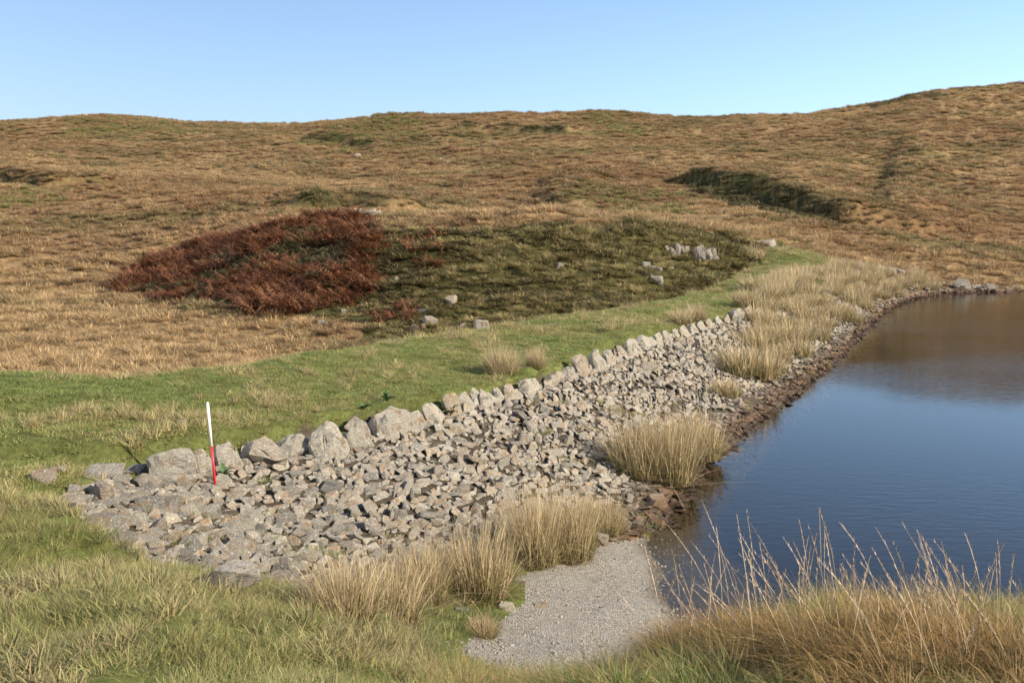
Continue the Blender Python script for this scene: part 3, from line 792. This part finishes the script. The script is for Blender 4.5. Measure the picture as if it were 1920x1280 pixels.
# --- stone pitching of the water face
PIT = empty('stone_pitching', (3.0, 22.0, .7))
tag(PIT, 'sloping face of tightly packed grey slate stones between turf and lake', 'stone slope')
slabs = [hull_mesh('stone', 500 + i, (1.0, .42 + .36 * random.random(), .13 + .20 * random.random()), 13, .55, refine=-1) for i in range(26)]
def seeds(n):
    bx0, bx1, by0, by1 = Z_PITCH[:, 0].min(), Z_PITCH[:, 0].max(), Z_PITCH[:, 1].min(), Z_PITCH[:, 1].max()
    x, y = RNG.uniform(bx0, bx1, n), RNG.uniform(by0, by1, n)
    m = inpoly(Z_PITCH, x, y)
    return x[m], y[m]
cells, stones = {}, []
def near(x, y, rad):
    cx, cy = int(x // .5), int(y // .5)
    for a in (-1, 0, 1):
        for b in (-1, 0, 1):
            for (u, v, r) in cells.get((cx + a, cy + b), ()):
                if (u - x) ** 2 + (v - y) ** 2 < (rad + r) ** 2: return True
    return False
for lo, hi, tries in ((.33, .44, 90), (.25, .33, 1300), (.18, .25, 16000), (.125, .18, 46000), (.085, .125, 50000)):
    x, y = seeds(tries); z, s_, *_ = land(x, y)
    for a, b, c, sd in zip(x, y, z, s_):
        if sd < .05: continue
        L_ = random.uniform(lo, hi); rad = L_ * .245
        if b > 30 and L_ < .13: continue
        if not near(a, b, rad):
            cells.setdefault((int(a // .5), int(b // .5)), []).append((a, b, rad)); stones.append((a, b, c, L_))
x, y = seeds(16000); z, s_, *_ = land(x, y)
for a, b, c, sd in zip(x, y, z, s_):
    if sd > .02 and (b < 34 or random.random() < .5): stones.append((a, b, c - .06, random.uniform(.12, .2)))
print('stones', len(stones))
st = np.array(stones); _, ii = sdist(STONE, st[:, 0], st[:, 1]); k = np.clip(ii.astype(int), 0, len(STONE) - 2)
axis = np.arctan2(STONE[k + 1, 1] - STONE[k, 1], STONE[k + 1, 0] - STONE[k, 0])
order = np.argsort(-st[:, 3] / np.hypot(st[:, 0], st[:, 1]))
BV, BF, BR, off = [], [], [], 0
slabV = [np.array([v.co for v in me.vertices]) for me in slabs]; slabF = [[list(p.vertices) for p in me.polygons] for me in slabs]
for rank, j in enumerate(order):
    x, y, z, L_ = st[j]
    near_water = z < .30
    rz = axis[j] + random.gauss(0, .32 if not near_water else 1.2); tilt = random.gauss(.8, .35) if not near_water else random.gauss(.1, .35)
    e = Euler((tilt, random.gauss(0, .22), rz), 'XYZ')
    vi = random.randrange(len(slabs)); sz = L_ * random.uniform(1.05, 1.38)
    loc = Vector((x, y, z + L_ * random.uniform(.05, .22)))
    if rank < 300:
        o = link(bpy.data.objects.new('stone', slabs[vi]), PIT); o.matrix_parent_inverse = Matrix.Translation(PIT.location).inverted()
        o.location = loc; o.rotation_euler = e; o.scale = (sz, sz, sz)
    else:
        v = (slabV[vi] * sz) @ np.array(e.to_matrix()).T + np.array(loc)
        BV.append(v); BF += [[i + off for i in f] for f in slabF[vi]]; BR.append(np.full(len(v), random.random())); off += len(v)
me = mesh('packed_stones', np.concatenate(BV), BF, M['rock_mass']); setf(me, 'rnd', np.concatenate(BR))
o = link(bpy.data.objects.new('packed_stones', me), PIT); o.matrix_parent_inverse = Matrix.Translation(PIT.location).inverted(); o['kind'] = 'stuff'

SV, SF, SR, off = [], [], [], 0
sh = SHORE[(SHORE[:, 1] > 46) & (SHORE[:, 0] < 48)]
qa = RNG.random(900) * (len(sh) - 1.001); qk = qa.astype(int); qf = (qa - qk)[:, None]
qp = sh[qk] * (1 - qf) + sh[qk + 1] * qf + RNG.normal(0, .45, (900, 2)); qz = land(qp[:, 0], qp[:, 1], False)[0]
for (x, y), z in zip(qp, qz):
    vi = random.randrange(len(slabs)); v = (slabV[vi] * random.uniform(.14, .36)) @ np.array(Euler((random.gauss(0, .3), random.gauss(0, .3), random.random() * 6.28)).to_matrix()).T + np.array([x, y, z + .03])
    SV.append(v); SF += [[i + off for i in f] for f in slabF[vi]]; SR.append(np.full(len(v), random.random())); off += len(v)
me = mesh('shore_rubble', np.concatenate(SV), SF, M['rock_mass']); setf(me, 'rnd', np.concatenate(SR))
tag(link(bpy.data.objects.new('shore_rubble', me)), 'dark wet rubble along the far waterline of the lake', 'rubble', None, 'stuff')

# --- single rocks: x0, x1, top y, foot y, name, label, flatness, group
ROCK = [
    (143, 236, 863, 896, 'slab', 'broad flat lichened slab sunk in the turf left of the coping row', 'slab', None),
    (226, 275, 857, 886, 'slab', 'narrow pale slab in the turf just left of the tall coping block', 'slab', None),
    (62, 106, 877, 902, 'boulder', 'low grey boulder in the turf at the far left edge', 'boulder', None),
    (122, 150, 882, 892, 'stone', 'small white flat stone in the turf beside the broad slab', 'stone', None),
    (166, 212, 898, 932, 'boulder', 'blocky grey boulder below the broad flat slab', 'boulder', None),
    (95, 122, 868, 882, 'stone', 'small grey stone half buried above the low left boulder', 'stone', None),
    (332, 350, 782, 794, 'stone', 'single small pale stone lying in green turf left of the ranging rod', 'stone', None),
    (395, 488, 1055, 1112, 'boulder', 'large flat-faced grey boulder at the near edge of the stone slope', 'boulder', None),
    (1212, 1252, 924, 950, 'boulder', 'flat reddish brown boulder at the waterline beside the gravel beach', 'boulder', None),
    (1172, 1212, 976, 998, 'boulder', 'brown slab lying on the gravel at the corner of the lake', 'boulder', None),
    (930, 968, 1112, 1142, 'stone', 'yellowish stone at the edge of the gravel below the rushes', 'stone', None),
    (955, 985, 1068, 1092, 'stone', 'yellowish stone at the upper edge of the gravel beach', 'stone', None),
    (850, 878, 1122, 1146, 'stone', 'pale angular stone between two rush clumps near the gravel', 'stone', None),
    (1000, 1030, 1126, 1138, 'stone', 'flat pale stone lying out on the gravel', 'stone', None),
    (1040, 1060, 490, 504, 'rock', 'white rock alone high on the right part of the green knoll', 'rock', None),
    (724, 752, 515, 530, 'rock', 'pale rock on the green knoll right of the bracken', 'rock', None),
    (832, 858, 549, 569, 'rock', 'pointed pale rock low on the middle of the green knoll', 'rock', None),
    (766, 788, 604, 627, 'rock', 'upright white rock at the knoll foot, leftmost of its cluster', 'rock', None),
    (789, 800, 603, 621, 'rock', 'thin upright white rock second in the knoll foot cluster', 'rock', None),
    (792, 822, 586, 606, 'rock', 'broad grey slab topping the rock cluster at the knoll foot', 'rock', None),
    (780, 812, 570, 586, 'rock', 'dark overhanging rock above the cluster at the knoll foot', 'rock', None),
    (858, 877, 602, 620, 'rock', 'grey pointed rock at the knoll foot right of the white cluster', 'rock', None),
    (888, 918, 599, 617, 'rock', 'leaning grey slab at the knoll foot nearest the turf', 'rock', None),
    (592, 616, 596, 611, 'rock', 'bright white rock at the marsh edge below the bracken', 'rock', None),
    (640, 650, 576, 592, 'rock', 'small dark grey rock just above the bright white marsh rock', 'rock', None),
    (660, 678, 287, 297, 'rock', 'lone grey boulder high on the far hillside', 'rock', None),
    (140, 156, 552, 564, 'rock', 'small grey rock at the far left foot of the hillside', 'rock', None),
    (1200, 1222, 488, 500, 'rock', 'small pale rock topmost of the scree on the knoll', 'rock', None),
    (1212, 1244, 492, 506, 'rock', 'flat pale rock in the middle of the knoll scree', 'rock', None),
    (1202, 1226, 504, 514, 'rock', 'small flat white rock at the left of the knoll scree', 'rock', None),
    (1215, 1245, 512, 528, 'rock', 'broad pale rock lowest of the knoll scree', 'rock', None),
    (1256, 1264, 493, 503, 'rock', 'tiny white rock at the right of the knoll scree', 'rock', None),
    (1414, 1462, 438, 462, 'outcrop', 'low mossy rock hump at the head of the dam', 'rock', None),
    (1600, 1622, 486, 506, 'boulder', 'tall grey boulder, leftmost of the pile at the dam end', 'boulder', None),
    (1616, 1642, 493, 512, 'boulder', 'light grey boulder second in the pile at the dam end', 'boulder', None),
    (1640, 1660, 496, 512, 'boulder', 'small dark boulder in the middle of the pile at the dam end', 'boulder', None),
    (1656, 1680, 499, 517, 'boulder', 'shadowed boulder right of the middle of the pile', 'boulder', None),
    (1672, 1698, 500, 518, 'boulder', 'rounded grey boulder at the right of the pile', 'boulder', None),
    (1692, 1710, 509, 521, 'boulder', 'smallest boulder at the right tip of the pile', 'boulder', None),
    (1590, 1612, 504, 516, 'boulder', 'low pale stones just below the pile at the dam end', 'boulder', None),
    (1630, 1652, 508, 518, 'boulder', 'flat pale boulder lowest in the pile at the dam end', 'boulder', None),
    (1788, 1822, 520, 541, 'boulder', 'large squarish boulder on the far lake shore, leftmost there', 'boulder', None),
    (1818, 1846, 529, 543, 'boulder', 'low brown boulder second on the far lake shore', 'boulder', None),
    (1844, 1866, 527, 545, 'boulder', 'dark peaked boulder third on the far lake shore', 'boulder', None),
    (1862, 1878, 539, 550, 'boulder', 'small dark stone at the water edge of the far shore', 'boulder', None),
    (1882, 1898, 541, 552, 'boulder', 'small dark stone standing in the water farthest right', 'boulder', None),
]
PLACED = []
for i, (x0, x1, yt, yb, nm, lab, cat, grp) in enumerate(ROCK):
    p = hit((x0 + x1) / 2, yb - 1)
    pm = math.hypot(p[0], p[1]) / F
    wid, hgt = (x1 - x0) * pm * (1.05 if p[1] < 30 else .95), (yb - yt) * pm * (1 if p[1] < 30 else .95)
    flat = nm in ('slab', 'stone') or (x1 - x0) > 1.9 * (yb - yt)
    if flat: dims = (wid, max(wid * .7, .1), max(hgt * .8, .07))
    else: dims = (wid, wid * .75, hgt * 1.35)
    me = hull_mesh(nm, 1300 + i, dims, 18, .5, refine=1, rough=min(dims) * .10)
    o = link(bpy.data.objects.new(nm, me)); tag(o, lab, cat, grp)
    o.location = (p[0], p[1], p[2] + dims[2] * (.10 if flat else .20 if p[1] < 30 else .10))
    o.rotation_euler = (random.uniform(-.15, .15) + (.25 if flat else -.1), random.uniform(-.15, .15), random.uniform(-.4, .4))

# --- crags: jagged ribs of bedrock, each crag one thing
def crag(pxs, lab):
    root = None
    pxs = [q for (a, b, c, d) in pxs for q in ((a - 1, (a + b) / 2 + 1, c + random.uniform(-2, 4), d - random.uniform(0, 4)), ((a + b) / 2 - 1, b + 1, c + random.uniform(-1, 5), d))]
    for i, (x0, x1, yt, yb) in enumerate(pxs):
        p = hit((x0 + x1) / 2, yb)
        pm = math.hypot(p[0], p[1]) / F
        if root is None:
            root = empty('crag', p); tag(root, lab, 'crag')
        wid, hgt = (x1 - x0) * pm, (yb - yt) * pm
        me = hull_mesh('rib', 1500 + i + int(x0), (wid * 1.25, wid * 1.9, hgt * 1.35), 16, .45, refine=2, rough=.08)
        o = link(bpy.data.objects.new('rib', me), root); o.matrix_parent_inverse = Matrix.Translation(root.location).inverted()
        o.location = (p[0], p[1] + wid * .25, p[2] + hgt * .30); o.rotation_euler = (-.2, random.uniform(-.3, .05), random.uniform(-.3, .3))
crag([(1248, 1262, 458, 474), (1258, 1276, 456, 478), (1274, 1290, 458, 476), (1302, 1318, 458, 486), (1312, 1330, 459, 488), (1324, 1344, 462, 484)], 'grey jagged rock face on the upper right of the green knoll')
crag([(656, 668, 390, 404), (664, 678, 391, 410), (674, 690, 390, 412), (686, 700, 392, 412), (698, 714, 392, 406)], 'pale striped rock face on the hillside above the bracken')

# --- pebbles over the gravel
M['pebble'] = plain('grey_pebble', (.27, .25, .215), .8, .25, .5)
pebP = proto_collection('pebble', [hull_mesh('pebble', 1700 + i, (1, .75, .5), 12, .8, 'pebble') for i in range(6)])
xp, yp = RNG.uniform(-1.2, 2.6, 16000), RNG.uniform(7.6, 15, 16000)
xr, yr = ragged(xp, yp, .2, .4, 64)
zp, _, _, wp_, _ = land(xp, yp)
k = inpoly(Z_BEACH, xr, yr) & (wp_ < .5) & (RNG.random(16000) < .1 + .8 * sstep(.5, .7, fbm(xp / .8, yp / .8, 66, 3)) + .5 * sstep(-.35, -.05, wp_))
xp, yp, zp = xp[k], yp[k], zp[k]; n = len(xp)
scatter('pebbles', np.stack([xp, yp, zp + .002], 1), RNG.random((n, 3)) * [.5, .5, 6.28], .012 + .06 * RNG.random(n) ** 5, RNG.integers(0, 6, n), np.ones((n, 3)), pebP, 'small loose grey pebbles scattered over the gravel beach', 'pebbles')
# ------------------------------------------------------------------ rushes and tussocks
def rush_mats(nm, c, straw, k): return blade_mat(nm, c, straw=straw, strawk=k, translucent=.25)
M['rush_green'] = rush_mats('rush_stems_green', (.115, .130, .035), (.36, .255, .13), .35)
M['rush_pale'] = rush_mats('rush_stems_pale', (.33, .25, .13), (.52, .42, .255), .5)
M['rush_litter'] = rush_mats('rush_litter', (.17, .115, .050), (.35, .25, .13), .4)
def rush_meshes(seed, dist):
    k = 1.0 if dist < 24 else 2.0
    n = 800 if dist < 24 else 300
    a = blades(n, .34, 1.05, .36, .0078 * k, 4, .45, seed=seed, wind=(-.16, .03))
    b = blades(int(n * .7), .36, .72, .55, .008 * k, 3, .8, seed=seed + 1, wind=(-.2, 0))
    c = blades(n // 3, .36, .30, 1.2, .010 * k, 3, 1.0, seed=seed + 2)
    a = join([a, blades(n // 5, .34, .95, 1.0, .0078 * k, 5, 1.3, seed=seed + 3, wind=(-.25, .05)), blades(n // 8, .2, 1.2, .25, .006 * k, 4, .5, seed=seed + 4, wind=(-.1, 0))])
    out = []
    for nm, (V, Fc, A), mt in (('stems', a, 'rush_pale'), ('green_shoots', b, 'rush_green'), ('dead_litter', c, 'rush_litter')):
        me = mesh(nm, V, Fc, M[mt]); setvec(me, 'blade', A); out.append(me)
    return out
rushN = [rush_meshes(600 + 10 * i, 10) for i in range(3)]; rushF = [rush_meshes(700 + 10 * i, 40) for i in range(4)]
def rush(p, wid, hgt, lib, lab, grp, rz=None):
    o = empty('rush_clump', (p[0], p[1], p[2] - .02)); tag(o, lab, 'rushes', grp)
    o.scale = (wid / .75, wid / .75, hgt); o.rotation_euler = (0, 0, random.gauss(0, .5) if rz is None else rz)
    for me in random.choice(lib):
        link(bpy.data.objects.new(me.name.split('.')[0], me), o)
    return o
RUSH = [(640, 1165, 110, 125, 'straw and green rush clump at the near corner of the stone slope, leftmost there'), (715, 1180, 120, 140, 'big straw rush clump beside the green left bank, next to the leftmost clump'), (790, 1125, 80, 110, 'darker green rush clump between the big straw clumps above the bank'),
        (890, 1115, 110, 140, 'rush clump leaning left just above the pale stones at the gravel'), (905, 1192, 46, 40, 'tiny rush tuft alone on the gravel edge'), (995, 1055, 90, 140, 'tall straw rush clump at the upper corner of the gravel beach, left half'),
        (1060, 1045, 90, 140, 'tall straw rush clump at the upper corner of the gravel beach, right half'), (1128, 1000, 70, 72, 'short green rush clump just right of the tall ones above the beach'),
        (1195, 890, 95, 120, 'left part of the broad rush stand halfway along the stone slope'), (1250, 905, 100, 150, 'middle of the broad rush stand halfway along the stone slope, the tallest'), (1305, 860, 90, 100, 'right part of the broad rush stand next to the lake'),
        (1385, 705, 70, 70, 'dark green based rush clump at the near end of the far rush belt'), (1425, 712, 60, 72, 'rush clump right of the dark green based one, near the waterline'),
        (940, 706, 58, 66, 'pale rush clump on the turf above the coping stones'), (1006, 692, 30, 44, 'narrow wispy rush clump on the turf right of the larger pale one'), (1280, 611, 34, 34, 'left of two small rush clumps on the turf above the coping'),
        (1305, 602, 34, 34, 'right of two small rush clumps on the turf above the coping'), (1412, 490, 36, 28, 'brown rush clump at the shadowed back of the dam'), (1425, 548, 60, 34, 'rush clump on the turf behind the end of the coping row'), (1360, 745, 50, 40, 'low green tuft among stones below the dark rush clump')]
for px, py, wp, hp, lab in RUSH:
    p = hit(px, py - 4); pm = math.hypot(p[0], p[1]) / F
    rush(p, wp * pm * (1.25 if p[1] < 16 else 1.1), hp * pm * (1.45 if p[1] < 16 else 1.3), rushN if p[1] < 24 else rushF, lab, None)
belt = poly([(1395, 575), (1450, 555), (1430, 540), (1490, 520), (1560, 505), (1650, 515), (1720, 512), (1765, 548), (1700, 566), (1640, 600), (1590, 628), (1530, 655), (1450, 700), (1400, 660), (1430, 620)])
cand = []
for k in range(6000):
    x, y = random.uniform(belt[:, 0].min(), belt[:, 0].max()), random.uniform(belt[:, 1].min(), belt[:, 1].max())
    if inpoly(belt, np.array([x]), np.array([y]))[0] and all((x - a) ** 2 + (y - b) ** 2 > .78 ** 2 for a, b in cand): cand.append((x, y))
ca = np.array(cand); cz, _, _, cws, _ = land(ca[:, 0], ca[:, 1])
nb = 0
for (x, y), z, ww in zip(cand, cz, cws):
    if ww > -.55 or nb >= 220 or (fbm(np.array([x / 2.2]), np.array([y / 2.2]), 88, 2)[0] < .36 and y < 50): continue
    where = 'near end' if y < 38 else 'middle' if y < 50 else 'far end'
    side = 'beside the water' if ww > -2.0 else 'up against the turf'
    rush((x, y, z), random.uniform(.8, 1.25), random.uniform(.75, 1.15), rushF, 'straw rush clump in the dense belt along the dam, %s, %s' % (where, side), 'rushes at the %s of the belt, %s' % (where, side)); nb += 1
print('belt', nb)

# --- foreground tussocks with seed stalks
M['tuss'] = blade_mat('tussock_blades', (.20, .155, .048), straw=(.47, .26, .10), strawk=.55, translucent=.3)
M['stalk'] = blade_mat('seed_stalks', (.26, .185, .115), straw=(.46, .37, .25), strawk=.5, translucent=.15)
def stalks(n, spread, length, seed):
    g = np.random.default_rng(seed); V, Fc, A = [], [], []
    for i in range(n):
        a = g.random() * 6.283; rad = spread * math.sqrt(g.random()); b0 = np.array([rad * math.cos(a), rad * math.sin(a), .05])
        ln = length * .86 * (.6 + .55 * g.random()); d = np.array([g.normal(-.10, .16), g.normal(0, .14), 1.0]); d /= np.linalg.norm(d); be = np.array([g.normal(-.10, .16), g.normal(0, .08), -.05])
        pts = [b0 + d * ln * t + be * ln * t * t for t in np.linspace(0, 1, 7)]
        r = g.random()
        for k, p in enumerate(pts):
            rd = .0019 * (1 - .45 * k / 6) + (.0016 if k in (4, 5) else 0)
            for c in range(3): V.append(p + .5 * rd * np.array([math.cos(2.09 * c), math.sin(2.09 * c), 0])); A.append([r, k / 6, r])
        b = len(V) - 21
        for k in range(6):
            for c in range(3): Fc.append([b + 3 * k + c, b + 3 * k + (c + 1) % 3, b + 3 * k + 3 + (c + 1) % 3, b + 3 * k + 3 + c])
        for q in range(14):                                         # spikelets pressed to the upper stalk
            t = .62 + .38 * q / 14; p = b0 + d * ln * t + be * ln * t * t; an = g.random() * 6.28
            s1 = np.array([math.cos(an), math.sin(an), 1.6]) * .0095; w1 = np.array([-math.sin(an), math.cos(an), 0]) * .0022
            bb = len(V); V += [p - w1, p + w1, p + s1]; A += [[.95 * g.random(), t, g.random()]] * 3; Fc.append([bb, bb + 1, bb + 2])
    me = mesh('seed_stalks', np.array(V), Fc, M['stalk']); setvec(me, 'blade', np.array(A)); return me
TUS = [(1340, 1240, .30, .42, .62, 10, 'leftmost large grass tussock on the foreground bank with dark shaded left side'), (1440, 1215, .30, .40, .66, 13, 'tall grass tussock with the densest seed stalks, left of the middle of the right bank'), (1545, 1225, .30, .36, .66, 12, 'grass tussock with seed stalks in the middle of the right foreground bank'),
       (1650, 1235, .30, .34, .55, 11, 'grass tussock with reddish seed stalks right of the middle of the bank'), (1750, 1245, .30, .32, .52, 9, 'grass tussock with sparse seed stalks near the right end of the bank'), (1860, 1245, .32, .34, .50, 11, 'rightmost grass tussock at the picture edge on the foreground bank'),
       (1090, 1275, .22, .24, .34, 5, 'low pale grass tussock at the bottom edge in front of the gravel'), (1230, 1262, .30, .30, .36, 4, 'dark green grass tussock at the bottom edge left of the tall ones')]
TUS[-2:] = [(.22, 4.95, .24, .30, .36, 6, 'low pale grass tussock at the bottom edge in front of the gravel'), (.62, 4.9, .28, .34, .40, 7, 'dark green grass tussock at the bottom edge left of the tall ones'), (.95, 4.95, .28, .36, .44, 7, 'grass tussock between the dark low one and the leftmost tall tussock')]
for i, (px, py, sp, bl, sl, ns, lab) in enumerate(TUS):
    p = hit(px, py) if px > 50 else np.array([px, py, 0.0])
    p[2] = float(land(p[None, 0], p[None, 1])[0][0])
    o = empty('grass_tussock', (p[0], p[1], p[2] - .03)); tag(o, lab, 'grass tussock')
    V, Fc, A = join([blades(1300, sp, bl * .85, 1.0, .0042, 5, 1.1, seed=800 + i, wind=(-.3, .02)), blades(700, sp * 1.15, bl * .6, 1.3, .0045, 4, 1.2, seed=830 + i)])
    me = mesh('leaf_blades', V, Fc, M['tuss']); setvec(me, 'blade', A); link(bpy.data.objects.new('leaf_blades', me), o)
    link(bpy.data.objects.new('seed_stalks', stalks(int(ns * 2.2), sp * 1.1, sl, 860 + i)), o)

# ------------------------------------------------------------------ ranging rod
def tube(name, z0, z1, r0, r1, mat, n=16):
    bm = bmesh.new()
    bmesh.ops.create_cone(bm, cap_ends=True, segments=n, radius1=r0, radius2=r1, depth=z1 - z0, matrix=Matrix.Translation((0, 0, (z0 + z1) / 2)))
    for f in bm.faces: f.smooth = len(f.verts) == 4
    me = bpy.data.meshes.new(name); bm.to_mesh(me); bm.free(); me.materials.append(mat)
    return bpy.data.objects.new(name, me)
p = hit(404, 913, False)
rod = empty('ranging_rod', (p[0], p[1], p[2] - .02))
tag(rod, 'slim red and white ranging rod standing upright in the stones', 'ranging rod')
Lr = 160 * math.hypot(p[0], p[1]) / F
link(tube('point', -.12, 0.0, .002, .010, plain('steel_point', (.35, .35, .35), .35)), rod)
link(tube('red_band', 0.0, .5 * Lr, .0155, .0155, plain('red_paint', (.62, .025, .03), .4)), rod)
link(tube('white_band', .5 * Lr, Lr, .0155, .0155, plain('white_paint', (.82, .81, .77), .4)), rod)
link(tube('cap', Lr, Lr + .012, .0145, .009, plain('white_cap', (.75, .75, .72), .4)), rod)
rod.rotation_euler = (0, -.058, 0)

# ------------------------------------------------------------------ broad-leaved weeds by the coping
M['dock'] = plain('dock_leaf', (.060, .110, .030), .6, .3, .35)
def leaf_mesh():
    V, Fc = [], []
    for k in range(6):
        t = k / 5; wv = .05 * math.sin(math.pi * min(.12 + t * .88, 1)) * (1.1 - .4 * t); z = .12 * math.sin(t * 2.2) - .03 * t
        V += [(t * .24, -wv, z + .012), (t * .24, 0, z), (t * .24, wv, z + .012)]
    for k in range(5):
        b = 3 * k; Fc += [(b, b + 3, b + 4, b + 1), (b + 1, b + 4, b + 5, b + 2)]
    return mesh('leaf', np.array(V), Fc, M['dock'], True)
LEAF = leaf_mesh()
for px, py, sc, lab in ((842, 778, 1.0, 'dark green dock plant between leaning coping blocks left of the middle'), (417, 896, .8, 'dark green dock plant beside the foot of the ranging rod'), (724, 752, .8, 'dark green weed on the turf above the biggest arched coping block'), (680, 768, .7, 'dark weed on the turf left of the other weed above the coping')):
    p = hit(px, py); o = empty('dock_plant', p); tag(o, lab, 'weed'); o.scale = (sc, sc, sc)
    for k in range(9):
        l = link(bpy.data.objects.new('leaf', LEAF), o); l.rotation_euler = (random.uniform(-.3, .3), random.uniform(-.9, .1), k * 2.4 + random.uniform(-.3, .3)); f = random.uniform(.6, 1.1); l.scale = (f, f, f)
